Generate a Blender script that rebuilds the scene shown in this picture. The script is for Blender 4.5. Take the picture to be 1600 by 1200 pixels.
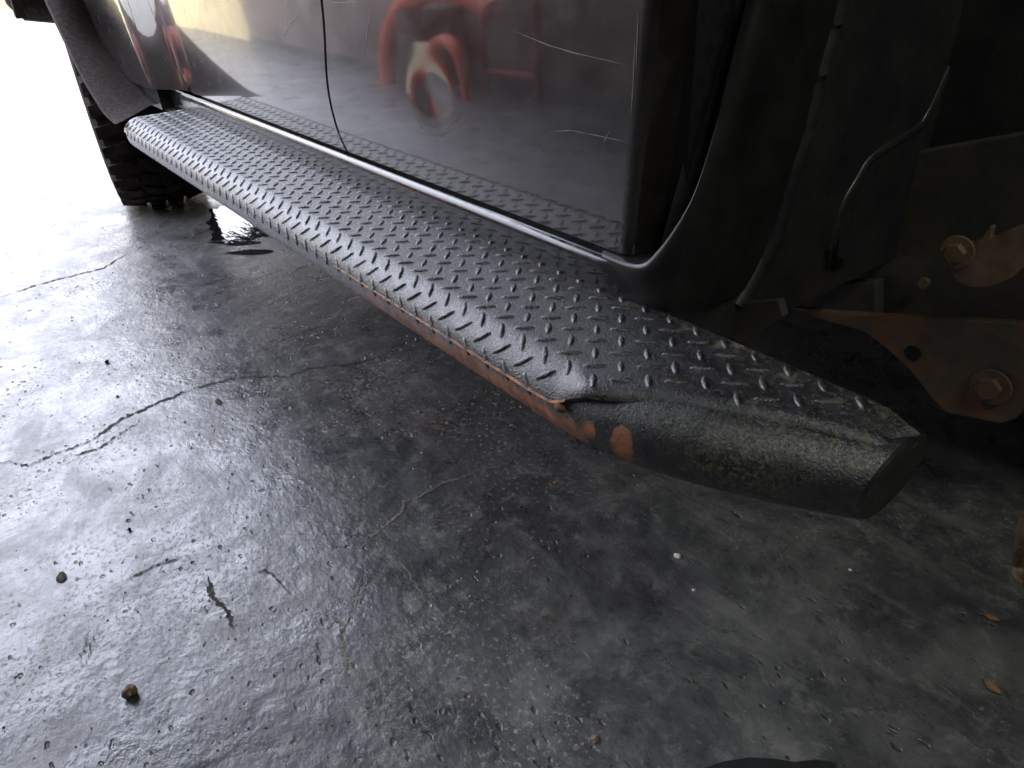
import bpy, bmesh, math, random
from mathutils import Vector, Matrix, noise
random.seed(7)
sc = bpy.context.scene
for o in list(bpy.data.objects): bpy.data.objects.remove(o)

# ------------------------------------------------------------------ units
# Everything is measured in "plan units" (1 unit = 1.3 m) with the origin at eye height;
# W() turns a plan position into metres with the floor at z = 0.
S, G = 1.3, 0.70
def W(p): return Vector((p[0]*S, p[1]*S, (p[2]+G)*S))

# ------------------------------------------------------------------ camera
YAW, PITCH, ROLL, FPX = -0.9538, 0.55, 0.0636, 1152.0
fwd = Vector((math.cos(PITCH)*math.sin(YAW), math.cos(PITCH)*math.cos(YAW), -math.sin(PITCH)))
rgt = Vector((math.cos(YAW), -math.sin(YAW), 0)); dwn = fwd.cross(rgt)
c_, s_ = math.cos(ROLL), math.sin(ROLL)
CR, CD = c_*rgt + s_*dwn, -s_*rgt + c_*dwn
cam_d = bpy.data.cameras.new('camera'); cam = bpy.data.objects.new('camera', cam_d)
sc.collection.objects.link(cam); sc.camera = cam
cam_d.sensor_width = 36; cam_d.lens = 36*FPX/1600; cam_d.clip_start = .01; cam_d.clip_end = 400
m = Matrix((CR, -CD, -fwd)).transposed().to_4x4(); m.translation = W((0, 0, 0)); cam.matrix_world = m
sc.render.resolution_x, sc.render.resolution_y = 1024, 768

def ray(p): return CR*(p[0]-800) + CD*(p[1]-600) + fwd*FPX
def onx(p, v): r = ray(p); return r*(v/r.x)
def ony(p, v): r = ray(p); return r*(v/r.y)
def onz(p, v): r = ray(p); return r*(v/r.z)

# ------------------------------------------------------------------ light
world = bpy.data.worlds.new('World'); sc.world = world; world.use_nodes = True
bg = world.node_tree.nodes['Background']
wn = world.node_tree.nodes; wl = world.node_tree.links          # bright hazy sky: paler and dimmer low down, bluer and brighter overhead
w_tc = wn.new('ShaderNodeTexCoord'); w_sep = wn.new('ShaderNodeSeparateXYZ'); w_mr = wn.new('ShaderNodeMapRange'); w_mix = wn.new('ShaderNodeMix'); w_mix.data_type = 'RGBA'
wl.new(w_tc.outputs['Generated'], w_sep.inputs[0]); wl.new(w_sep.outputs['Z'], w_mr.inputs[0])
w_mix.inputs[6].default_value = (.235, .228, .22, 1); w_mix.inputs[7].default_value = (.80, .86, 1.08, 1)
wl.new(w_mr.outputs[0], w_mix.inputs[0]); wl.new(w_mix.outputs[2], bg.inputs[0]); bg.inputs[1].default_value = 4.6
sun_d = bpy.data.lights.new('sun', 'SUN'); sun_d.energy = 3.2; sun_d.angle = math.radians(.5); sun_d.color = (1, .95, .86)
sun = bpy.data.objects.new('sun', sun_d); sc.collection.objects.link(sun)
sun.rotation_euler = Vector((-4.7, -1.3, -3.0)).to_track_quat('-Z', 'Y').to_euler()
fill_d = bpy.data.lights.new('fill_light', 'AREA'); fill_d.shape = 'RECTANGLE'; fill_d.size = 1.5; fill_d.size_y = .5  # added fill lamp, out of view, lifts the dark right side
fill_d.energy = 11; fill_d.color = (.93, 1, .90)
fill_lamp = bpy.data.objects.new('fill_light', fill_d); sc.collection.objects.link(fill_lamp); fill_lamp.location = W((1.3, .1, 2.0))
fill_lamp.rotation_euler = (W((-.3, .7, -.3))-fill_lamp.location).to_track_quat('-Z', 'Y').to_euler()
vs = sc.view_settings; vs.view_transform = 'Standard'; vs.look = 'None'; vs.exposure = 1.88; vs.gamma = 1; vs.use_curve_mapping = False

# ------------------------------------------------------------------ materials
def nodes(name):
    mt = bpy.data.materials.new(name); mt.use_nodes = True
    return mt, mt.node_tree, mt.node_tree.nodes['Principled BSDF']
class N:
    """tiny node builder working on world positions"""
    def __init__(s, nt): s.nt = nt; s.pos = nt.nodes.new('ShaderNodeNewGeometry').outputs['Position']
    def link(s, a, b): s.nt.links.new(a, b)
    def val(s, sock, v):
        if hasattr(v, 'is_linked') or isinstance(v, bpy.types.NodeSocket): s.link(v, sock)
        else: sock.default_value = v
    def noise(s, scale, detail=4, rough=.55, vec=None, dist=0):
        n = s.nt.nodes.new('ShaderNodeTexNoise'); s.link(vec or s.pos, n.inputs['Vector'])
        n.inputs['Scale'].default_value = scale; n.inputs['Detail'].default_value = detail; n.inputs['Roughness'].default_value = rough
        n.inputs['Distortion'].default_value = dist; return n.outputs['Fac']
    def vor(s, scale, feature='F1', vec=None, rnd=1):
        n = s.nt.nodes.new('ShaderNodeTexVoronoi'); n.feature = feature; s.link(vec or s.pos, n.inputs['Vector'])
        n.inputs['Scale'].default_value = scale; n.inputs['Randomness'].default_value = rnd; return n.outputs['Distance']
    def map(s, sc_=(1, 1, 1), rot=(0, 0, 0), vec=None):
        n = s.nt.nodes.new('ShaderNodeMapping'); s.link(vec or s.pos, n.inputs[0]); n.inputs['Scale'].default_value = sc_; n.inputs['Rotation'].default_value = rot; return n.outputs[0]
    def ramp(s, f, a, b, lo=0., hi=1.):
        n = s.nt.nodes.new('ShaderNodeMapRange'); n.interpolation_type = 'SMOOTHSTEP'
        s.link(f, n.inputs[0]); n.inputs[1].default_value = a; n.inputs[2].default_value = b; n.inputs[3].default_value = lo; n.inputs[4].default_value = hi
        return n.outputs[0]
    def math(s, op, a, b=None):
        n = s.nt.nodes.new('ShaderNodeMath'); n.operation = op; s.val(n.inputs[0], a)
        if b is not None: s.val(n.inputs[1], b)
        return n.outputs[0]
    def mix(s, f, a, b):
        n = s.nt.nodes.new('ShaderNodeMix'); n.data_type = 'RGBA'; s.val(n.inputs[0], f)
        for k, v in ((6, a), (7, b)):
            s.val(n.inputs[k], v if isinstance(v, bpy.types.NodeSocket) else (*v, 1) if len(v) == 3 else v)
        return n.outputs[2]
    def xyz(s):
        n = s.nt.nodes.new('ShaderNodeSeparateXYZ'); s.link(s.pos, n.inputs[0]); return n.outputs
    def bump(s, h, strength, dist, prev=None):
        n = s.nt.nodes.new('ShaderNodeBump'); s.link(h, n.inputs['Height']); n.inputs['Strength'].default_value = strength; n.inputs['Distance'].default_value = dist
        if prev is not None: s.link(prev, n.inputs['Normal'])
        return n.outputs[0]
def simple(name, col, rough=.6, metal=0., var=.25, scale=30, bump=0., bdist=.001, col2=None, spec=.5):
    mt, nt, b = nodes(name); n = N(nt)
    f = n.noise(scale, 6, .65)
    c2 = col2 or tuple(c*(1-var*1.6) for c in col)
    nt.links.new(n.mix(n.ramp(f, .35, .68), col, c2), b.inputs['Base Color'])
    nt.links.new(n.ramp(n.noise(scale*2.3, 4), .3, .7, max(rough-.12, .02), min(rough+.1, 1)), b.inputs['Roughness'])
    b.inputs['Metallic'].default_value = metal; b.inputs['Specular IOR Level'].default_value = spec
    if bump: nt.links.new(n.bump(n.noise(scale*4, 5, .6), bump, bdist), b.inputs['Normal'])
    return mt

# concrete floor: worn, oil-darkened, with a dull sheen
def mk_floor():
    mt, nt, b = nodes('worn_concrete'); n = N(nt)
    big = n.noise(1.1, 6, .62, dist=.8); mid = n.noise(4.5, 10, .72, dist=.6)
    streak = n.noise(8, 8, .7, vec=n.map((.30, 1.7, 1), (0, 0, .35)))
    tex = n.noise(22, 12, .78, dist=.3)
    col = n.mix(n.ramp(mid, .36, .64), (.044, .044, .046), (.128, .125, .120))
    col = n.mix(n.ramp(big, .42, .60, 0, .7), col, (.042, .042, .044))
    col = n.mix(n.ramp(streak, .52, .70, 0, .6), col, (.18, .175, .167))
    col = n.mix(n.ramp(tex, .50, .66, 0, .75), col, (.19, .184, .172))
    col = n.mix(n.ramp(tex, .46, .36, 0, .6), col, (.022, .021, .021))
    zone = n.ramp(n.noise(2.3, 6, .65), .44, .60)
    fl = n.math('MULTIPLY', n.ramp(n.noise(105, 8, .75), .55, .66), zone)           # dusty flecks of scraped-off paste
    col = n.mix(fl, col, (.30, .285, .25))
    fl2 = n.math('MULTIPLY', n.ramp(n.vor(150), .16, .08), n.ramp(n.noise(9, 4), .52, .64))
    col = n.mix(fl2, col, (.34, .32, .28))
    pv = n.noise(14, 3, .5, vec=n.map((1, 1.7, 1), (0, 0, .5)))
    warp = n.nt.nodes.new('ShaderNodeVectorMath'); warp.operation = 'MULTIPLY_ADD'; n.link(n.nt.nodes.new('ShaderNodeTexNoise').outputs['Color'], warp.inputs[0]); warp.inputs[1].default_value = (.03, .03, 0); n.link(n.map((1, 1.7, 1), (0, 0, .5)), warp.inputs[2])
    wnz = warp.inputs[0].links[0].from_node; n.link(n.pos, wnz.inputs['Vector']); wnz.inputs['Scale'].default_value = 40
    pits = n.math('MULTIPLY', n.ramp(n.vor(30, vec=warp.outputs[0]), .20, .08), n.ramp(n.noise(5.5, 4), .45, .60))
    col = n.mix(n.math('MULTIPLY', pits, .7), col, (.018, .017, .016))
    col = n.mix(n.math('MULTIPLY', n.ramp(n.noise(7, 4), .62, .74), .4), col, (.11, .07, .05))
    nt.links.new(col, b.inputs['Base Color'])
    r = n.ramp(n.noise(6.5, 12, .78, dist=.5), .36, .64, .21, .48)
    r = n.math('ADD', r, n.math('MULTIPLY', n.math('MAXIMUM', fl, pits), .25))
    nt.links.new(r, b.inputs['Roughness'])
    b.inputs['Specular IOR Level'].default_value = .55
    nb = n.bump(n.noise(6, 4, .55), .5, .012)
    nb = n.bump(n.noise(20, 5, .6, dist=.3), .5, .0050, nb)
    nb = n.bump(n.noise(75, 4, .58, vec=n.map((.8, 1.3, 1), (0, 0, .4))), .6, .0018, nb)
    nb = n.bump(n.noise(320, 2, .5), .35, .00045, nb)
    nb = n.bump(n.math('SUBTRACT', 1., pits), .8, .004, nb)
    nb = n.bump(fl, .5, .0012, nb)
    nt.links.new(nb, b.inputs['Normal']); return mt
M_floor = mk_floor()

# textured black coating of the running board, with dust and rust where it has worn through
def CH(p, z): return onz(p, z)          # a paint chip seen at picture position p, at height z
CHIPS = [(CH((910, 682), -.336), .022), (CH((972, 701), -.342), .019), (CH((1198, 747), -.350), .010), (CH((885, 668), -.334), .014)]
def mk_coat(name, rustband=False, dusty=True):
    mt, nt, b = nodes(name); n = N(nt); x, y, z = n.xyz()
    base = n.mix(n.ramp(n.noise(40, 4), .35, .65), (.014, .0145, .017), (.027, .028, .032))
    rough = n.ramp(n.noise(60, 4), .3, .7, .20, .34)
    if dusty:
        d = n.math('MULTIPLY', n.ramp(n.noise(150, 8, .78), .515, .63), n.ramp(x, -.58, -.22, .15, .9))
        d2 = n.math('MULTIPLY', n.ramp(n.noise(55, 7, .75), .52, .62), n.ramp(y, .560, .590))
        d = n.math('MAXIMUM', d, n.math('MULTIPLY', d2, .8))
        base = n.mix(n.math('MULTIPLY', d, .75), base, (.20, .145, .085))
        rough = n.math('ADD', rough, n.math('MULTIPLY', d, .35))
    if rustband:
        nz = n.math('MULTIPLY', n.math('SUBTRACT', n.noise(38, 9, .8), .5), .085)
        zz = n.math('ADD', z, nz)
        band = n.math('MULTIPLY', n.ramp(zz, .447, .452), n.ramp(zz, .478, .470))
        band = n.math('MULTIPLY', band, n.math('MULTIPLY', n.ramp(x, -1.10, -.72), n.ramp(x, -.455, -.475)))
        chips = None; wob = n.math('MULTIPLY', n.math('SUBTRACT', n.noise(45, 4, .6), .5), 1.5)
        for c, rad in CHIPS:
            c = W(c); dd = None
            for ax, cc, k in ((x, c.x, 1.5), (y, c.y, 1.5), (z, c.z, .62)):
                q = n.math('POWER', n.math('MULTIPLY', n.math('SUBTRACT', ax, cc), k/rad), 2.); dd = q if dd is None else n.math('ADD', dd, q)
            mk = n.ramp(n.math('ADD', dd, wob), 1.05, .85); chips = mk if chips is None else n.math('MAXIMUM', chips, mk)
        rm = n.math('MAXIMUM', band, chips)
        rc = n.mix(n.ramp(n.noise(60, 5, .7), .35, .65), (.40, .15, .055), (.17, .066, .030))
        base = n.mix(rm, base, rc); rough = n.math('ADD', rough, n.math('MULTIPLY', rm, .35))
        edge = n.math('MULTIPLY', n.ramp(n.noise(260, 4, .7), .48, .60), n.math('MULTIPLY', n.ramp(x, -.50, -.26), n.ramp(n.noise(18, 3), .40, .62)))
        base = n.mix(n.math('MULTIPLY', edge, .7), base, (.17, .155, .085))
    nt.links.new(base, b.inputs['Base Color']); nt.links.new(rough, b.inputs['Roughness'])
    b.inputs['Specular IOR Level'].default_value = .85
    v = n.noise(460, 3, .6); nb = n.bump(n.ramp(v, .30, .72), .7, .00052)
    nb = n.bump(n.noise(200, 2), .5, .0010, nb)
    nb = n.bump(n.noise(900, 2), .25, .0003, nb)
    nt.links.new(nb, b.inputs['Normal']); return mt
M_coat = mk_coat('textured_black_coating'); M_tube = mk_coat('worn_coated_steel', True, False)
M_lip = simple('rusty_steel_edge', (.42, .17, .055), .7, 0, .4, 90, .4, .001, col2=(.06, .045, .04))

def mk_paint():
    mt, nt, b = nodes('dusty_dark_paint'); n = N(nt)
    dust = n.noise(6, 8, .7, vec=n.map((1, 1, 2.2)))
    nt.links.new(n.mix(n.ramp(dust, .35, .7), (.013, .011, .0105), (.034, .029, .027)), b.inputs['Base Color'])
    b.inputs['Metallic'].default_value = .25
    nt.links.new(n.ramp(n.noise(25, 8, .75), .3, .75, .14, .30), b.inputs['Roughness'])
    b.inputs['Coat Weight'].default_value = 1; b.inputs['Coat Roughness'].default_value = .045; b.inputs['Coat IOR'].default_value = 1.6
    nt.links.new(n.bump(n.noise(4, 3), .05, .004), b.inputs['Coat Normal'])
    nt.links.new(n.bump(n.noise(420, 3), .12, .0004), b.inputs['Normal']); return mt
M_paint = mk_paint()
M_trim = simple('gloss_black_sill', (.020, .020, .022), .16, 0, .1, 18, .02, .0003)
M_pillar = simple('dusty_black_pillar', (.020, .019, .019), .38, 0, .3, 12, .1, .0005, spec=.3)
M_jamb = simple('dusty_black_body', (.016, .016, .018), .34, 0, .4, 9, .15, .001, col2=(.030, .027, .024))
M_seal = simple('black_rubber_seal', (.006, .006, .006), .7)
M_flare = simple('textured_black_plastic', (.013, .009, .008), .7, 0, .4, 70, 1., .004, col2=(.045, .030, .022), spec=.08)
M_rubber = simple('dusty_tyre_rubber', (.017, .012, .011), .9, 0, .35, 14, .6, .005, col2=(.040, .028, .024), spec=.15)
M_chassis = simple('dirty_chassis_steel', (.030, .029, .025), .75, .1, .4, 14, .5, .002, col2=(.055, .044, .031))
M_rustpl = simple('rusted_bracket_steel', (.06, .054, .042), .75, .1, .4, 9, .5, .002, col2=(.20, .085, .035))
M_rust = simple('dull_rust', (.27, .12, .05), .85, 0, .4, 40, .5, .001)
M_tan = simple('rust_tinted_steel', (.22, .145, .085), .6, .3, .3, 22, .3, .001)
M_shade = simple('shade_black', (.004, .004, .004), .9)  # near-black painted in for the shade of gaps, recesses and the underside
M_scr = simple('bare_scratch', (.24, .22, .20), .5)
M_crack = simple('crack_dirt', (.022, .020, .018), .9)
M_crackl = simple('crack_dust', (.20, .185, .155), .9)
M_wall = simple('grimy_workshop_wall', (.19, .155, .145), .85, 0, .35, 2.2, .3, .01)
M_roof = simple('sooty_roof_sheet', (.10, .10, .10), .8, 0, .3, 1.5)
M_cream = simple('sunlit_cream_plaster', (.72, .62, .42), .85, 0, .12, 2)
M_yel = simple('yellow_paint', (.72, .58, .30), .7, 0, .15, 2)
M_red = simple('red_enamel', (.66, .10, .05), .4, 0, .2, 6)
M_pink = simple('faded_red_enamel', (.32, .07, .06), .5, 0, .3, 6)
M_bkd = simple('black_drum_paint', (.02, .019, .018), .5)
M_tanw = simple('tan_plaster', (.22, .20, .17), .9, 0, .15, 1.5)
M_kerb = simple('yellow_kerb_paint', (.42, .28, .10), .8, 0, .2, 3)

# ------------------------------------------------------------------ mesh helpers
COL = sc.collection
def newmesh(name, verts, faces, smooth=True, angle=None):
    me = bpy.data.meshes.new(name); me.from_pydata([tuple(v) for v in verts], [], faces); me.update()
    b = bmesh.new(); b.from_mesh(me); bmesh.ops.recalc_face_normals(b, faces=b.faces); b.to_mesh(me); b.free()
    if smooth:
        me.polygons.foreach_set('use_smooth', [True]*len(me.polygons))
        if angle is not None: me.set_sharp_from_angle(angle=math.radians(angle))
    return me
def link(name, me, mat, parent=None, loc=None, label=None):
    if mat is not None and me is not None and not me.materials: me.materials.append(mat)
    o = bpy.data.objects.new(name, me); COL.objects.link(o)
    if parent: o.parent = parent
    if loc is not None: o.location = loc
    if label: o['label'] = label
    return o
def base_of(o):
    p = Vector((0, 0, 0))
    while o: p += o.location; o = o.parent
    return p
def part(name, verts, faces, mat, parent=None, smooth=True, angle=35, label=None, at=None):
    """mesh given in plan units; parented parts are stored relative to their thing"""
    off = base_of(parent) if parent else (W(at) if at else Vector((0, 0, 0)))
    me = newmesh(name, [W(v)-off for v in verts], faces, smooth, angle)
    return link(name, me, mat, parent, None if parent else off, label)
def tag(o, label=None, cat=None, group=None, kind=None):
    for k, v in (('label', label), ('category', cat), ('group', group), ('kind', kind)):
        if v: o[k] = v
    return o
def thing(name, at, label, cat):
    return tag(link(name, None, None, None, W(at)), label, cat)
def grid(rows, closed=False):
    nv = len(rows[0]); v = [p for r in rows for p in r]; f = []
    for i in range(len(rows)-1):
        for j in range(nv if closed else nv-1):
            a, b = i*nv+j, i*nv+(j+1) % nv
            f.append((a, b, b+nv, a+nv))
    return v, f
def box(a, b):
    (x0, y0, z0), (x1, y1, z1) = a, b
    v = [(x, y, z) for z in (z0, z1) for y in (y0, y1) for x in (x0, x1)]
    return v, [(0, 1, 3, 2), (4, 6, 7, 5), (0, 4, 5, 1), (2, 3, 7, 6), (0, 2, 6, 4), (1, 5, 7, 3)]
def join(*vf):
    V, F = [], []
    for v, f in vf:
        k = len(V); V += list(v); F += [tuple(i+k for i in q) for q in f]
    return V, F
def smooth_path(pts, n=8):
    P = [Vector(p) for p in pts]; out = []
    for i in range(len(P)-1):
        p0, p1, p2, p3 = P[max(i-1, 0)], P[i], P[i+1], P[min(i+2, len(P)-1)]
        for k in range(n):
            t = k/n
            out.append(.5*((2*p1)+(p2-p0)*t+(2*p0-5*p1+4*p2-p3)*t*t+(3*p1-p0-3*p2+p3)*t**3))
    return out+[P[-1]]
def tube(pts, r, seg=10, caps=True):
    P = [Vector(p) for p in pts]; rows = []
    up = Vector((0, 0, 1))
    for i, p in enumerate(P):
        t = (P[min(i+1, len(P)-1)]-P[max(i-1, 0)]).normalized()
        a = t.cross(up)
        if a.length < .2: a = t.cross(Vector((1, 0, 0)))
        a.normalize(); b = a.cross(t)
        if i and a.dot(pa) < 0: a, b = -a, -b
        pa = a
        rr = r[i] if isinstance(r, (list, tuple)) else r
        rows.append([p+(a*math.cos(q)+b*math.sin(q))*rr for q in [2*math.pi*k/seg for k in range(seg)]])
    v, f = grid(rows, True)
    if caps: f += [tuple(range(seg)), tuple(range(len(v)-seg, len(v)))]
    return v, f
def slab(poly, nrm, th):
    """flat polygon given thickness th along nrm"""
    n = len(poly); q = [Vector(p)+Vector(nrm)*th for p in poly]
    return [Vector(p) for p in poly]+q, [tuple(range(n)), tuple(range(n, 2*n))]+[(i, (i+1) % n, n+(i+1) % n, n+i) for i in range(n)]
def ribbon(pts, w, nrm, lift=.0006, jit=.25, taper=True):
    P = [Vector(p) for p in pts]; nrm = Vector(nrm); rows = []
    for i, p in enumerate(P):
        t = (P[min(i+1, len(P)-1)]-P[max(i-1, 0)]).normalized(); s = t.cross(nrm).normalized()
        k = w*(1+random.uniform(-jit, jit))*((min(1, .15+4*min(i, len(P)-1-i)/len(P))) if taper else 1)
        rows.append([p+s*k/2+nrm*lift, p-s*k/2+nrm*lift])
    return grid(rows)

# ------------------------------------------------------------------ setting
FL = -G
fl = part('floor', [(-60, -30, FL), (8, -30, FL), (8, 30, FL), (-60, 30, FL)], [(0, 1, 2, 3)], M_floor, smooth=False)
tag(fl, kind='structure')
def rough_line(pix, n=9, amp=.0035, z=FL):
    P = [onz(p, z) for p in pix]; out = []
    for i in range(len(P)-1):
        for k in range(n):
            q = P[i].lerp(P[i+1], k/n); e = amp*(P[i].length**.5)
            q += Vector((random.gauss(0, e), random.gauss(0, e), 0))*.55; q.z = z; out.append(q)
    return out+[P[-1]]
cracks = [
 ([(-60, 735), (10, 722), (45, 728), (90, 708), (140, 690), (190, 655), (250, 628), (310, 605), (360, 592), (400, 588), (450, 590), (480, 577), (540, 570), (580, 562), (610, 550), (660, 545), (690, 532)], .0055, M_crack),
 ([(100, 715), (150, 703), (185, 680), (215, 662)], .004, M_crack),
 ([(812, 668), (805, 700), (795, 725), (750, 735), (715, 748), (690, 755), (660, 775), (630, 785), (628, 800), (590, 832), (560, 850), (545, 868)], .0035, M_crackl),
 ([(530, 950), (520, 965), (538, 975), (530, 1000), (540, 1030), (543, 1070)], .004, M_crackl),
 ([(325, 900), (330, 930), (355, 955), (365, 985)], .005, M_crack),
 ([(195, 910), (240, 885), (285, 872)], .004, M_crack),
 ([(400, 895), (418, 890), (455, 930)], .002, M_crack),
 ([(0, 465), (60, 445), (110, 432), (160, 420), (200, 395)], .006, M_crack),
 ([(620, 868), (672, 945)], .0016, M_crackl), ([(870, 560), (905, 720)], .0016, M_crackl),
 ([(880, 985), (935, 1045)], .0016, M_crackl), ([(1040, 1025), (1085, 1072)], .0016, M_crackl), ([(1210, 845), (1237, 908)], .0018, M_crackl),
 ([(1400, 1015), (1500, 1100), (1560, 1150)], .0018, M_crackl), ([(1000, 745), (1025, 795)], .0016, M_crackl), ([(1290, 820), (1370, 865), (1420, 885)], .0014, M_crackl),
 ([(556, 910), (548, 945)], .003, M_crackl), ([(565, 905), (556, 948)], .003, M_crackl), ([(572, 905), (560, 950)], .003, M_crackl),
 ([(140, 985), (125, 1035)], .002, M_crack), ([(152, 980), (135, 1040)], .0016, M_crack),
]
for pix, w, mt in cracks:
    v, f = ribbon(rough_line(pix, 12, .0028), w*.8, (0, 0, 1), .0012, .85)
    part('crack' if mt is M_crack else 'scrape', v, f, mt, fl, smooth=False)
# workshop that shades the truck: the wall behind the viewer shows in the door
ws = thing('workshop', (0, -1.5, FL), 'grimy grey-brown workshop wall mirrored in the dark door, with unseen shading roof', 'workshop')
part('wall', *box((-2.3, -1.62, FL), (3.4, -1.42, 2.3)), M_wall, ws, False)
part('low_wall', *box((-6.7, -1.61, FL), (-2.302, -1.421, .0)), M_wall, ws, False)
part('wall', *box((3.2, -1.40, FL), (3.4, 5.9, 2.3)), M_wall, ws, False)
part('wall', *box((-3.6, 3.0, FL), (3.18, 3.2, 2.3)), M_wall, ws, False)
part('roof', *box((-3.6, -1.62, 2.31), (3.4, 6.2, 2.4)), M_roof, ws, False)  # unseen roof, put in to shade the floor; its edge limits the sky
part('skirting', *box((-6.68, -1.418, FL), (3.1, -1.405, FL+.05)), M_roof, ws, False)
yw = thing('yard_wall', (-9, -1.5, FL), 'sunlit cream wall with yellow base band mirrored in far panel', 'wall')
part('plaster', *box((-12, -1.65, FL), (-6.72, -1.45, .4)), M_cream, yw, False)
part('base_band', *box((-12, -1.448, FL), (-6.75, -1.435, FL+.35)), M_yel, yw, False)
yb = thing('yard_building', (-17.6, 2, FL), 'pale tan building foot with yellow base at the top left corner', 'building')
part('wall', *box((-18.4, -9, FL), (-17.6, 14, 2.6)), M_tanw, yb, False)  # only the foot shows; unseen upper wall added to dim sky sheen on floor
part('base_band', *box((-17.598, -9, FL), (-17.45, 14, FL+.22)), M_kerb, yb, False)

# things standing at the wall, seen only as reflections
def hoop(x, y, w, h, r, n=18):
    return tube([(x-w/2, y, FL)]+[(x-w/2*math.cos(math.pi*k/n), y, FL+h-w/2+w/2*math.sin(math.pi*k/n)) for k in range(n+1)]+[(x+w/2, y, FL)], r, 12)
hs = thing('hoop_stand', (-3.4, -1.2, FL), 'red arched tube stand mirrored in the dented door', 'stand')
arch = [(-3.38-.62*math.cos(math.pi*k/24), -1.2, FL+.04+.46*math.sin(math.pi*k/24)) for k in range(18)]
part('hoop', *tube([(-4.0, -1.2, FL)]+arch, .055, 12), M_red, hs)
part('hoop', *hoop(-3.28, -1.12, .24, .27, .038), M_red, hs)
part('back_plate', *box((-3.62, -1.16, FL), (-3.45, -1.15, FL+.24)), M_cream, hs, False)
part('drum', *tube([(-3.7, -1.30, FL), (-3.7, -1.30, FL+.4)], .17, 24), M_bkd, hs)
rk = thing('frame_rack', (-2.95, -1.25, FL), 'faded red steel frame rack mirrored in door near its corner', 'rack')
for x in (-3.15, -2.75): part('post', *tube([(x, -1.25, FL), (x, -1.25, FL+1.2)], .02), M_pink, rk)
for z in (.12, .7): part('rail', *tube([(-3.15, -1.25, FL+z), (-2.75, -1.25, FL+z)], .018), M_pink, rk)

# ------------------------------------------------------------------ truck
tr = thing('truck', (-1.2, .9, FL), 'dark dusty truck with black diamond-plate running board and big rear-left tyre', 'truck')
tr['label'] = 'dark dusty truck side with black diamond-plate running board, door and flared fender'

# ---- running board
XF, YE, YIN = -1.835, .312, .460          # far end, outermost line, inner edge
K = Vector((-.3835, .314))
def lerp(a, b, t): return a+(b-a)*t
XB = -.440; stations = []                  # plate: (plan point on outer line, inboard direction, inner edge point, blend)
for i in range(41):
    x = XF+(XB-XF)*i/40; stations.append((Vector((x, YE)), Vector((0, 1)), Vector((x, YIN)), 0.))
edge = [Vector(p) for p in smooth_path([(XB, YE, 0), (-.41, YE, 0), (K.x, K.y, 0), (-.352, .3235, 0), (-.305, .3565, 0), (-.246, .391, 0), (-.174, .431, 0)], 6)]
for i, p in enumerate(edge[1:], 1):
    t = (edge[min(i+1, len(edge)-1)]-edge[i-1]); d = Vector((-t.y, t.x)).normalized(); q = i/(len(edge)-1)
    stations.append((Vector((p.x, p.y)), d, Vector((lerp(XB, -.171, q), YIN+.002*q)), max(0, q-.30)/.70))
NA = 9
def plate_rows():
    rows = []
    for E, d, I, b in stations:
        r = lerp(.036, .012, min(1, b*4)); th1 = lerp(1.257, 1.30, min(1, b*4))
        def P(u, z): q = E+d*u; return (q.x, q.y, z)
        dz = -.009*min(1, max(0, (E.x+.215)/.04))**1.5
        row = [(I.x, I.y, -.308), (I.x, I.y, -.300)]; q0 = E+d*r
        row += [(*I.lerp(q0, k/4), -.300) for k in range(1, 5)]
        row += [P(r-r*math.sin(th1*k/NA), -.3-r*(1-math.cos(th1*k/NA))) for k in range(1, NA+1)]
        e = row[-1]; q = E+d*(r-(r-.003)*math.sin(th1)); row.append((q.x+d.x*.003, q.y+d.y*.003, e[2]-.0095))
        rows.append([(p[0], p[1], p[2]+dz) for p in row])
    return rows
TR = .0338; A0, A1, A2 = Vector((-.39, .3495, -.3352)), Vector((-.305, .3495, -.336)), Vector((-.175, .448, -.3435))
axis = [Vector((XF+.004+(A0.x-XF-.004)*k/30, A0.y, A0.z)) for k in range(30)]+[A0*(1-t)**2+A1*(2*t*(1-t))+A2*t*t for t in [k/20 for k in range(21)]]
rings = []; NR = 28
for i, p in enumerate(axis):
    if i < len(axis)-1 and p.x > A2.x-.042: continue
    t = (axis[min(i+1, len(axis)-1)]-axis[i-1 if i else 0]).normalized(); n_ = Vector((-t.y, t.x, 0)).normalized(); u_ = t.cross(n_)
    ring = [p+(n_*math.cos(a)+u_*math.sin(a))*TR for a in [2*math.pi*k/NR for k in range(NR)]]
    if i == len(axis)-1: ring = [q+t*((A2.x+(q.z+.34)*.10-q.x)/t.x) for q in ring]
    rings.append(ring)
v, f = grid(rings, True); f += [tuple(range(NR))]
rb = part('running_board', v, f, M_tube, tr, True, 50, 'black coated tubular running board, rusty along its outer side')
last = rings[-1]; cen = sum(last, Vector())/NR
capv = last+[cen+(q-cen)*.95+Vector((.0025, 0, 0)) for q in last]+[cen+(q-cen)*.80+Vector((.0015, 0, 0)) for q in last]+[cen+Vector((-.001, 0, 0))]
capf = [(k*NR+i, k*NR+(i+1) % NR, (k+1)*NR+(i+1) % NR, (k+1)*NR+i) for k in (0, 1) for i in range(NR)]+[(2*NR+i, 2*NR+(i+1) % NR, 3*NR) for i in range(NR)]
part('end_cap', capv, capf, M_jamb, rb, True, 50)
pr = plate_rows(); pr.append([(p[0]+.0015, p[1], p[2]-.002) for p in pr[-1]]); pr.append([(p[0]-.008, lerp(p[1], .447, .35), min(p[2], -.304)-.012) for p in pr[-1]])
v, f = grid(pr); part('tread_plate', v, f, M_coat, rb, True, 50, 'black diamond-pattern tread plate with dust and worn coating')
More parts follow.
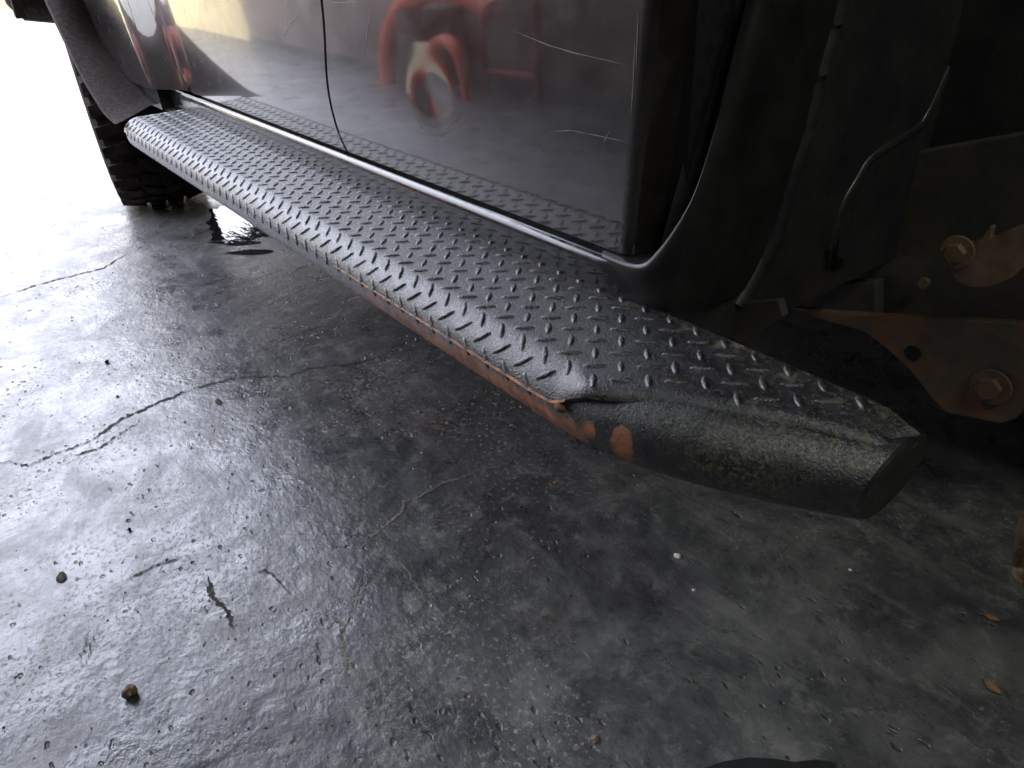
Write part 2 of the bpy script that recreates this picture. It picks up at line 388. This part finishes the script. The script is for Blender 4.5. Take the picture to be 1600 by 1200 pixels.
# rusty raw lower edge of the plate, nearest stretch
rows = []
for (E, d, I, b), row in zip(stations, plate_rows()):
    if E.x < -.80 or E.x > K.x+.010: continue
    e = Vector(row[-2]); th = .0030*(.4+.6*min(1, max(0, (E.x+.80)/.30)))
    o = Vector((-d.x, -d.y, 0))
    rows.append([e+o*.0007+Vector((0, 0, .0010*th/.003)), e+o*.0024+Vector((0, 0, -th*.3)), e+o*.0014+Vector((0, 0, -th))-o*.001])
v, f = grid(rows); part('plate_edge', v, f, M_lip, rb, True, 50, 'thin rusty edge of the tread plate')
def blob(c, r, seed, sq=(1, 1, 1), sub=2):
    b = bmesh.new(); bmesh.ops.create_icosphere(b, subdivisions=sub, radius=1)
    v = []
    for q in b.verts:
        n_ = 1+.55*noise.noise(q.co*1.4+Vector((seed*3.1, seed, 0)))
        v.append(Vector(c)+Vector((q.co.x*sq[0], q.co.y*sq[1], q.co.z*sq[2]))*r*n_)
    f = [tuple(x.index for x in q.verts) for q in b.faces]; b.free(); return v, f
part('weld_bead', *blob((-.3795, .3145, -.326), .0055, 3, (1.1, .7, .8)), M_rust, rb, True, 60)

# raised bars of the tread: lens shaped, alternating at right angles
def bar_mesh(L=.0098, Wd=.0029, H=.0017):
    v, f = [], []; n = 12
    for k, (s, h) in enumerate(((1.12, -.0006), (.86, .62*H), (.45, H))):
        for i in range(n):
            a = 2*math.pi*i/n; cx = math.cos(a); sy = math.sin(a)
            v.append(Vector((L*s*cx*(1 if k < 2 else 1.25), Wd*s*sy*(1-.25*cx*cx), h))*S)
    v.append(Vector((0, 0, H*1.04))*S)
    for k in range(2):
        for i in range(n): f.append((k*n+i, k*n+(i+1) % n, (k+1)*n+(i+1) % n, (k+1)*n+i))
    for i in range(n): f.append((2*n+i, 2*n+(i+1) % n, 3*n))
    return newmesh('raised_bar', v, f)
barme = bar_mesh(); barme.materials.append(M_coat)
PX, PY, X0, Y0 = .0301, .02985, -.3317, .3342
bars = []
for i in range(-106, 24):
    for j in range(-4, 12):
        if (i+j) % 2: continue
        x, s = X0+i*PX/2, Y0+j*PY/2
        ang = -math.pi/4 if i % 2 == 0 else math.pi/4
        if x < XF+.012 or s > YIN-.004 or s < .3005: continue
        if x > K.x-.012:
            ye = next((lerp(p.y, q.y, (x-p.x)/(q.x-p.x)) for p, q in zip(edge, edge[1:]) if p.x <= x <= q.x), 9)
            if s < ye+.0135: continue
        if x > -.206: continue
        if s < .348 and x < K.x+.004:
            a = (.348-s)/.036; p = Vector((x, .348-.036*math.sin(a), -.336+.036*math.cos(a))); tilt = a
        else: p = Vector((x, s, -.3)); tilt = 0
        bars.append((p, tilt, ang))
bars.sort(key=lambda q: q[0].length)
off = base_of(rb); far_v, far_f = [], []
for k, (p, tilt, ang) in enumerate(bars):
    R = Matrix.Rotation(tilt, 4, 'X') @ Matrix.Rotation(ang+random.gauss(0, .02), 4, 'Z')
    if k < 300:
        o = link('raised_bar', barme, None, rb, W(p)-off); o.rotation_euler = R.to_euler()
        sc_ = random.uniform(.94, 1.05); o.scale = (sc_, sc_, random.uniform(.8, 1.08))
    else:
        b0 = len(far_v); far_v += [W(p)-off+(R @ q.co) for q in barme.vertices]; far_f += [tuple(b0+i for i in q.vertices) for q in barme.polygons]
o = link('far_raised_bars', newmesh('far_raised_bars', far_v, far_f), M_coat, rb); o['kind'] = 'stuff'
print('BARS', len(bars))

# ---- sill under the doors, curving up into the pillar
sill = [(x, .450, -.266) for x in [-2.125+1.64*k/24 for k in range(25)]]
bev = [((996, 422), .452), ((1027, 402), .457), ((1066, 350), .468), ((1092, 297), .481), ((1119, 210), .500), ((1145, 100), .517), ((1171, 0), .530)]
up = [ony(p, y) for p, y in bev]; up.append(up[-1]+(up[-1]-up[-2])*1.0+Vector((.0, .01, .1))); up.append(up[-1]+Vector((.005, .03, .25)))
path = smooth_path([sill[-1]]+up, 8)
spine = [Vector(p) for p in sill[:-1]]+path
prof = [(.030, -.050), (.010, -.050), (.004, -.046), (.001, -.036), (0, -.020), (0, -.010), (.001, -.004), (.0035, -.0005), (.0065, .0006), (.0095, -.0005), (.013, -.006), (.030, -.012)]
rows = []
for i, p in enumerate(spine):
    t = (spine[min(i+1, len(spine)-1)]-spine[max(i-1, 0)]).normalized()
    w = min(1, max(0, (t.z)/.95))           # 0 along the sill, 1 up the pillar
    up_ = Vector((-t.z, 0, t.x)).normalized() if True else None
    up_ = (up_-t*up_.dot(t)).normalized(); inn = Vector((0, 1, 0)).lerp(Vector((-.15, 1, 0)).normalized(), w); inn = (inn-t*inn.dot(t)).normalized()
    kk = 1-.5*w; inn = inn; p = p+Vector((0, .012*max(0, (i-len(sill)-1)/12)**1.3, 0)); rows.append([p+inn*u*kk+up_*z*kk for u, z in prof])
cut = len(sill)+14
v, f = grid(rows[:cut]); f += [tuple(range(len(prof)))]
part('sill', v, f, M_trim, tr, True, 50, 'glossy black door sill with a bright rounded edge')
XW = -.398
C1 = [ony(p, y) for p, y in [((940, 402), .4535)]+bev]
C2 = [ony((930, 425), .4545), ony((1006, 455), .4555), ony((1048, 432), .463)]+[onx(p, XW+.010) for p in [(1098, 385), (1128, 325), (1155, 228), (1181, 105), (1205, 0)]]
C3 = [ony((925, 447), .456), ony((1004, 486), .459), ony((1062, 487), .474)]+[onx(p, XW+.003) for p in [(1125, 472), (1172, 425), (1232, 268), (1272, 115), (1302, 0)]]
C4 = [p+Vector((-.02, .04, .006)) for p in C3[:3]]+[p+Vector((-.01, .05, .0)) for p in C3[3:]]
C0 = [p+Vector((-.006, .010, .004)) for p in C1]; CM = [p+Vector((-.008, .05, .004)) for p in C1]
for C in (CM, C0, C1, C2, C3, C4): C.append(C[-1]+(C[-1]-C[-2])*1.2); C.append(C[-1]+Vector((.01, .03, .3)))
cols = [smooth_path(C, 8) for C in (CM, C0, C1, C2, C3, C4)]
rows = [smooth_path([c[i] for c in cols], 5) for i in range(len(cols[0]))]
v, f = grid(rows); part('pillar', v, f, M_pillar, tr, True, 60, 'broad dark pillar panel sweeping up from the sill')

# ---- corner wall of the cab right of the door, with pressed ribs
rows = []
for k in range(25):
    t = k/24
    z = -.36+.95*t
    # left boundary follows the outside of the pillar curve
    row = []
    yl = .472 if z < -.26 else .472+.075*min(1, (z+.26)/.22)
    for j in range(31):
        q = j/30; y = lerp(yl, 1.25, q)
        x = XW - .030*math.exp(-((y-yl)/.030)**2) 
        if z < -.30: y += (-.30-z)*.6
        row.append((x, y, z))
    rows.append(row)
v, f = grid(rows); part('cab_wall', v, f, M_jamb, tr, True, 60, 'dark dirty cab wall beyond the door corner')
def rib(pix, x, r):
    P = smooth_path([onx(p, x) for p in pix], 5); P = [P[0]+(P[0]-P[1])*6]+P
    v, f = tube(P, r, 12); part('pressed_rib', v, f, M_jamb, tr, True, 60)
rib([(1307, 0), (1296, 48), (1276, 114), (1254, 206), (1232, 271), (1206, 363), (1180, 420), (1149, 477)], XW-.005, .011)
rib([(1473, 118), (1442, 184), (1420, 205), (1359, 245), (1333, 284), (1311, 324), (1298, 372), (1291, 415)], XW-.004, .007)
slot = [onx(p, XW+.014) for p in [(1308, 372), (1325, 370), (1337, 380), (1336, 396), (1322, 404), (1306, 400)]]
part('slot', *slab(slot, (1, 0, 0), .002), M_shade, tr, False)

# ---- chassis plates low on the right
YB = .80
def plate(name, pix, y, th, mat, parent=tr, label=None):
    v, f = slab([ony(p, y) for p in pix], (0, 1, 0), th); o = part(name, v, f, mat, parent, False, label=label)
    md = o.modifiers.new('bevel', 'BEVEL'); md.width = .003; md.segments = 2; return o
plate('frame_plate', [(1362, 250), (1760, 180), (1760, 640), (1600, 600), (1366, 492)], .86, .03, M_chassis, label='dirty grey chassis plate')
plate('frame_rail', [(1170, 452), (1368, 440), (1368, 500), (1350, 518), (1225, 478)], .84, .02, M_chassis)
br = plate('gusset_bracket', [(1225, 478), (1300, 488), (1366, 492), (1600, 505), (1760, 520), (1760, 600), (1650, 610), (1606, 632), (1585, 655), (1565, 663), (1520, 654), (1478, 646), (1462, 630), (1420, 578), (1385, 545), (1350, 519), (1290, 502)], .80, .012, M_rustpl, label='rust-streaked chassis bracket with a round hole and bolt')
def disc(c, r, y, th, n=20, ry=1.): 
    p = ony(c, y); return slab([p+Vector((r*math.cos(2*math.pi*k/n), 0, r*ry*math.sin(2*math.pi*k/n))) for k in range(n)], (0, -1, 0), th)
part('hole', *disc((1426, 552), .0095, .7985, .0006), M_shade, br, False)  # flat black disc painted for the shade inside the hole
def bolt(c, y, r, parent, mat):
    p = ony(c, y); v1 = disc(c, r, y, .003, 20)
    v2 = slab([p+Vector((r*.62*math.cos(math.pi*k/3+.3), -.003, r*.62*math.sin(math.pi*k/3+.3))) for k in range(6)], (0, -1, 0), .008)
    o = part('bolt', *join(v1, v2), mat, parent, False); md = o.modifiers.new('bevel', 'BEVEL'); md.width = .0015; md.segments = 2
bolt((1549, 604), .798, .021, br, M_rustpl)
lev = plate('lever_plate', [(1466, 398), (1482, 382), (1500, 375), (1520, 380), (1532, 372), (1546, 352), (1552, 354), (1548, 372), (1575, 360), (1600, 350), (1680, 335), (1760, 340), (1760, 440), (1640, 420), (1596, 420), (1580, 436), (1545, 450), (1515, 450), (1494, 440), (1480, 422)], .77, .008, M_tan, label='tan rusty lever plate bolted to the chassis')
bolt((1497, 393), .768, .017, lev, M_tan)
part('bolt', *disc((1446, 441), .006, .846, .006), M_tan, tr, False)
# under side and hidden body so that light and reflections behave
part('underbody', *box((-2.2, .478, -.345), (-.43, 1.75, -.318)), M_shade, tr, False)
part('underbody', *box((-3.3, .95, -.50), (.25, 1.04, -.34)), M_chassis, tr, False)
part('underbody', *box((-.40, .88, -.30), (.9, 1.6, .35)), M_jamb, tr, False)
part('mount_tab', *join(slab([ony(p, .56) for p in [(1080, 482), (1215, 470), (1222, 495), (1178, 528), (1155, 534), (1130, 520)]], (0, 1, 0), .01)), M_chassis, tr, False)
part('under_blocker', *box((-2.3, 1.045, -.56), (.3, 1.75, -.35)), M_shade, tr, False)  # added near-black box, blocks daylight reaching under the truck
part('inner_housing', *box((-3.4, .80, -.22), (-2.3, 1.7, .3)), M_shade, tr, False)
for x in (-1.5, -.75): part('mount_arm', *box((x-.03, .44, -.40), (x+.03, 1.0, -.36)), M_chassis, rb, False)

# ---- door and front panel
def seam(z):
    return -1.026-.033*math.exp(-((z+.19)/.085)**2)+.02*max(0, (-.225-z)/.05)**2*1.0
def skin(x, z):
    y = .4605+.05*(z+.08)**2
    y += .0011*math.exp(-(((x+.775)/.038)**2+((z+.158)/.030)**2))
    y += .0010*math.sin(x*5.1)*math.cos(z*7)
    d = math.hypot(x+2.85, z+.38)
    if x < -1.4: k = min(1, max(0, (1.04-d)/.125)); y -= .052*k*k*(3-2*k)
    return y
ZB, ZT = -.2615, .42
zs = [ZB+(ZT-ZB)*(k/110) for k in range(111)]
rows = []
for z in zs:
    row = []; xr = -.452+.0*(z)+.024*min(1, max(0, (z+.26)/.26))
    xl = seam(z)+.0022
    row += [(xl+.001, skin(xl, z)+.02, z), (xl, skin(xl, z)+.002, z)]
    row += [(lerp(xl+.0015, xr-.010, q/120), skin(lerp(xl+.0015, xr-.010, q/120), z), z) for q in range(121)]
    yb = skin(xr, z)
    dep = .030+.022*min(1, max(0, (z+.25)/.2))
    for a in range(1, 7):
        t = math.pi/2*a/6; row.append((xr-.010+.010*math.sin(t), yb+.010*(1-math.cos(t)), z))
    row += [(xr+.004, yb+.01+dep*.5, z), (xr+.006, yb+.01+dep, z), (xr-.01, yb+.012+dep, z)]
    rows.append(row)
v, f = grid(rows); dr = part('door', v, f, M_paint, tr, True, 40, 'dented and scratched dark door, tread plate mirrored along its foot')
part('seal', *box((-.56, .500, ZB-.004), (-.424, .545, .42)), M_seal, dr, False)
rows = []
for z in zs:
    xr = seam(z)-.0022; row = []
    for q in range(161):
        x = lerp(-3.35, xr-.0015, (q/160)**.8); row.append((x, skin(x, z), z))
    row += [(xr, skin(xr, z)+.002, z), (xr-.001, skin(xr, z)+.02, z)]
    rows.append(row)
v, f = grid(rows)
f = [q for q in f if min(math.hypot(v[i][0]+2.85, v[i][2]+.38) for i in q) > .56]
part('front_panel', v, f, M_paint, tr, True, 40, 'dark glossy panel ahead of the door seam, mirroring floor and yard')
part('seam_backing', *box((-1.13, .484, ZB), (-.98, .49, .42)), M_shade, tr, False)
rows = [[(x, y, z) for x in (-3.3, -2.4, -1.7, -.43)] for y, z in ((.47, .42), (.60, .80), (1.0, .86), (1.7, .86))]
v, f = grid([[( x, y, (z if x > -2.0 else .40)) for x, y, z in r] for r in rows]); part('cab_top', v, f, M_jamb, tr)

def scratch(pix, w=.0012):
    P = [ony(p, .462) for p in pix]; Q = []
    for i in range(len(P)-1):
        for k in range(6):
            q = P[i].lerp(P[i+1], k/6); Q.append(Vector((q.x, skin(q.x, q.z), q.z)))
    q = P[-1]; Q.append(Vector((q.x, skin(q.x, q.z), q.z)))
    v, f = ribbon(Q, w, (0, -1, 0), .0005, .4); part('scratch', v, f, M_scr, dr if pix[0][0] > 520 else tr, False)
for pix in ([(582, 5), (574, 60), (568, 112)], [(805, 48), (860, 70), (900, 82), (980, 100)], [(955, 205), (945, 222)], [(655, 195), (662, 203)],
            [(512, 4), (558, 3)], [(860, 205), (895, 203), (940, 212), (985, 222)], [(996, 60), (992, 140), (988, 185)], [(1001, 20), (997, 110)], [(440, 60), (470, 20)], [(405, 50), (440, 38)],
            [(450, 10), (448, 70)], [(690, 205), (692, 218)]):
    scratch(pix, .0007)

# ---- fender flare over the far wheel
lip = [(-1.815, .300, -.304), (-1.93, .303, -.293), (-2.12, .312, -.236), (-2.30, .325, -.160), (-2.43, .333, -.083), (-2.53, .338, 0), (-2.66, .34, .075), (-2.85, .34, .105), (-3.05, .34, .07), (-3.2, .34, -.02), (-3.3, .34, -.15)]
inn = [(-1.95, .405, -.299), (-2.04, .412, -.286), (-2.18, .418, -.247), (-2.34, .418, -.185), (-2.47, .422, -.080), (-2.56, .424, .02), (-2.68, .425, .10), (-2.85, .425, .135), (-3.05, .425, .10), (-3.22, .425, 0), (-3.33, .425, -.14)]
A, B = smooth_path(lip, 6), smooth_path(inn, 6); ctr = Vector((-2.85, 0, -.38)); rows = []
for a, b in zip(A, B):
    o = (a-ctr); o.y = 0; o.normalize()
    rows.append([a-o*.035+Vector((0, .03, 0)), a-o*.030, a-o*.012+Vector((0, -.001, 0)), a-o*.011+Vector((0, .002, 0)), a-o*.009+Vector((0, .002, 0)), a-o*.008+Vector((0, -.001, 0)), a]+
                [a.lerp(b, q)+o*.016*math.sin(math.pi*q)+Vector((0, -.004*math.sin(math.pi*q), 0)) for q in (.06, .15, .3, .45, .6, .75, .9)]+[b, b+Vector((0, .03, 0))-o*.004])
v, f = grid(rows); fe = part('fender_flare', v, f, M_flare, tr, True, 35, 'textured black plastic fender flare over the far wheel')
part('rocker_filler', *box((-2.45, .425, -.31), (-1.93, .52, -.263)), M_jamb, tr, False)
# ---- wheel
wc = Vector((-2.65, .515, -.375)); R0 = .325
whl = link('wheel', None, None, tr, W(wc)-base_of(tr)); whl.rotation_euler.z = math.radians(-10); whl['label'] = 'big mud-terrain tyre at the far end of the board'
prof = [(-.105, .17), (-.128, .20), (-.136, .245), (-.132, .282), (-.118, .306), (-.095, .314), (0, .317), (.095, .314), (.118, .306), (.132, .282), (.136, .245), (.128, .20), (.105, .17)]
def lathe(prof, n=72):
    return grid([[wc+Vector((r*math.cos(2*math.pi*k/n), y, r*math.sin(2*math.pi*k/n))) for y, r in prof] for k in range(n+1)])
lug = []
for k in range(34):
    for (y0, y1, ph, sk) in ((-.128, -.062, 0, .05), (-.050, -.004, .45, -.06), (.004, .050, .05, .06), (.062, .128, .5, -.05)):
        a0 = 2*math.pi*(k+ph)/34; a1 = a0+2*math.pi*.62/34; vv = []
        for r, gz in ((.310, 1.), (R0, .9)):
            for yy in (y0, y1):
                am, hw = (a0+a1)/2, (a1-a0)/2*gz
                rr = r if abs(yy) < .1 else r-.014
                for a in (am-hw, am+hw):
                    a += sk*(yy-y0)/(y1-y0); vv.append(wc+Vector((rr*math.cos(a), yy, rr*math.sin(a))))
        lug.append((vv, [(0, 1, 3, 2), (4, 6, 7, 5), (0, 4, 5, 1), (2, 3, 7, 6), (0, 2, 6, 4), (1, 5, 7, 3)]))
v, f = join(lathe(prof), *lug); part('tyre', v, f, M_rubber, whl, True, 30)
v, f = lathe([(-.105, .172), (-.118, .165), (-.10, .150), (-.05, .14), (-.045, .03), (-.06, .02), (-.06, .0005)], 48); part('rim', v, f, M_jamb, whl)
# ---- bumper end beyond the flare
rows = []
for y, z0, k in ((.352, -.10, .6), (.362, -.16, .85), (.40, -.195, .97), (.50, -.21, 1), (1.5, -.21, 1)):
    rows.append([(-3.62+.10*math.cos(a)*k, y, z0+.16+.16*k*math.sin(a)) for a in [2*math.pi*i/20 for i in range(20)]])
v, f = grid(rows, True); f += [tuple(range(20))]; part('bumper', v, f, M_flare, tr, True, 60, 'rounded dark bumper end beyond the flare')

# ------------------------------------------------------------------ water and litter on the floor
def patch(pix, z=FL+.0015, n=14):
    P = [onz(p, z) for p in pix]; P = smooth_path(P+[P[0]], n)[:-1]
    c = sum(P, Vector())/len(P); P = [c+(q-c)*(1+.38*noise.noise(q*9)+.22*noise.noise(q*31)) for q in P]; P = [Vector((q.x, q.y, z)) for q in P]; return [c]+P, [(0, i+1, (i+1) % len(P)+1) for i in range(len(P))]
mt, nt, b = nodes('standing_water'); n = N(nt); b.inputs['Base Color'].default_value = (.012, .012, .013, 1); b.inputs['Roughness'].default_value = .04
nt.links.new(n.bump(n.noise(16, 3, .5, vec=n.map((.5, 2.2, 1))), .22, .008), b.inputs['Normal']); M_water = mt
for k, pix in enumerate(([(322, 345), (345, 322), (400, 330), (450, 360), (440, 372), (380, 372), (335, 372)], [(330, 378), (380, 376), (420, 378), (370, 383)], [(345, 396), (390, 390), (430, 392), (395, 397)])):
    tag(part('puddle', *patch(pix), M_water, smooth=True), kind='structure')

def litter(name, px, r, mat, label, cat, seed, sq=(1, 1, .6), group=None):
    p = onz(px, FL); v, f = blob((p.x, p.y, FL+r*sq[2]*.75), r, seed, sq)
    o = part(name, v, f, mat, at=(p.x, p.y, FL), angle=20); return tag(o, label, cat, group)
M_cl = simple('dark_clod', (.035, .026, .018), .95, 0, .5, 60, .6, .002); M_st = simple('brown_stone', (.14, .085, .045), .9, 0, .5, 60, .6, .002, col2=(.05, .033, .022)); M_bk = simple('black_crumb', (.008, .008, .008), .7)
M_grit = simple('mixed_grit', (.16, .14, .11), .9, 0, .5, 25, 0, .001, col2=(.03, .028, .025)); M_wh = simple('white_chip_paint', (.75, .74, .70), .7); M_lf = simple('dry_leaf', (.28, .15, .07), .8)
litter('stone', (206, 1086), .0082, M_st, 'brown stone lying alone on the floor at lower left', 'stone', 2, (1, .9, .9))
litter('crumb', (203, 829), .0026, M_bk, 'tiny black crumb above the brown stone', 'crumb', 4, (1, 1, 1.2))
litter('crumb', (168, 567), .0040, M_bk, 'tiny black crumb on bright floor left of the long crack', 'crumb', 5, (1, 1, 1))
litter('crumb', (184, 620), .0028, M_bk, 'tiny black crumb just above the long crack', 'crumb', 6)
litter('clod', (342, 628), .0090, M_cl, 'flat dark clod just below the long crack', 'clod', 7, (1.5, .6, .12))
litter('clod', (96, 903), .0090, M_cl, 'flat dark clod pressed into the floor at far left', 'clod', 8, (1.2, .7, .12))
litter('paint_chip', (1058, 870), .0042, M_wh, 'largest white paint chip on the dark floor below the board', 'chip', 9, (1.2, .9, .5))
litter('paint_chip', (1084, 923), .0022, M_wh, 'small white chip just below the largest white chip', 'chip', 10)
litter('paint_chip', (1328, 891), .0022, M_wh, 'small white chip on dark floor under the board tip', 'chip', 11)
litter('pebble', (1152, 856), .0034, M_tan, 'small tan pebble right of the largest white chip', 'pebble', 12)
litter('rust_flake', (868, 755), .0036, M_rust, 'orange rust flake on floor below the board corner', 'rust flake', 13, (1.2, 1, .4))
litter('rust_flake', (656, 644), .0040, M_rust, 'orange rust flake on floor under the middle of the board', 'rust flake', 14, (1.3, 1, .35))
litter('pebble', (930, 1155), .0045, M_tan, 'pale ring-like pebble near the bottom edge', 'pebble', 15, (1, 1, .4))
def leaf(px, L, ang, label):
    p = onz(px, FL); v = []; n = 7
    for i in range(n):
        t = i/(n-1); w = L*.28*math.sin(math.pi*min(1, t*.95+.03)); 
        for s in (-1, 0, 1): v.append((p.x+math.cos(ang)*L*(t-.5)-math.sin(ang)*w*s, p.y+math.sin(ang)*L*(t-.5)+math.cos(ang)*w*s, FL+.001+L*.10*abs(s)+L*.12*(t-.4)**2))
    f = [(i*3+j, i*3+j+1, i*3+j+4, i*3+j+3) for i in range(n-1) for j in (0, 1)]
    o = part('leaf', v, f, M_lf, at=(p.x, p.y, FL)); md = o.modifiers.new('thick', 'SOLIDIFY'); md.thickness = .0008; tag(o, label, 'leaf')
leaf((1549, 967), .016, .2, 'small dry leaf scrap right of the scratches, upper of two')
leaf((1550, 1076), .020, -.3, 'small brown leaf scrap near the lower right, lower of two')
v, f = tube(smooth_path([onz((1606, 800), -.52), onz((1596, 850), -.56), onz((1590, 880), -.60), onz((1600, 908), -.61), onz((1640, 905), -.60), onz((1660, 850), -.5)], 6), .006, 10)
tag(part('hose', v, f, M_tan, at=onz((1600, 900), -.6)), 'tan looped hose end at the right edge of the picture', 'hose')
v, f = slab([onz(p, FL+.001) for p in [(1100, 1206), (1130, 1195), (1170, 1189), (1210, 1191), (1240, 1196), (1275, 1192), (1305, 1198), (1310, 1260), (1100, 1260)]], (0, 0, 1), .006)
tag(part('rubber_mat', v, f, M_bk, smooth=False, at=onz((1200, 1200), FL)), 'black rubber mat edge at the bottom of the picture', 'mat')

gv, gf = [], []
for k in range(900):
    p = onz((random.uniform(-20, 1620), random.uniform(250, 1210)), FL)
    if p.x < -2.5: continue
    r = random.choice((.0006, .0008, .0010, .0014)); v, f = blob((p.x, p.y, FL+r*.4), r, k, (1, random.uniform(.6, 1.3), .7), 1)
    b0 = len(gv); gv += v; gf += [tuple(i+b0 for i in q) for q in f]
tag(part('grit', gv, gf, M_grit, smooth=False), 'fine grit scattered over the concrete floor', 'grit', kind='stuff')
sc.render.engine = 'CYCLES'
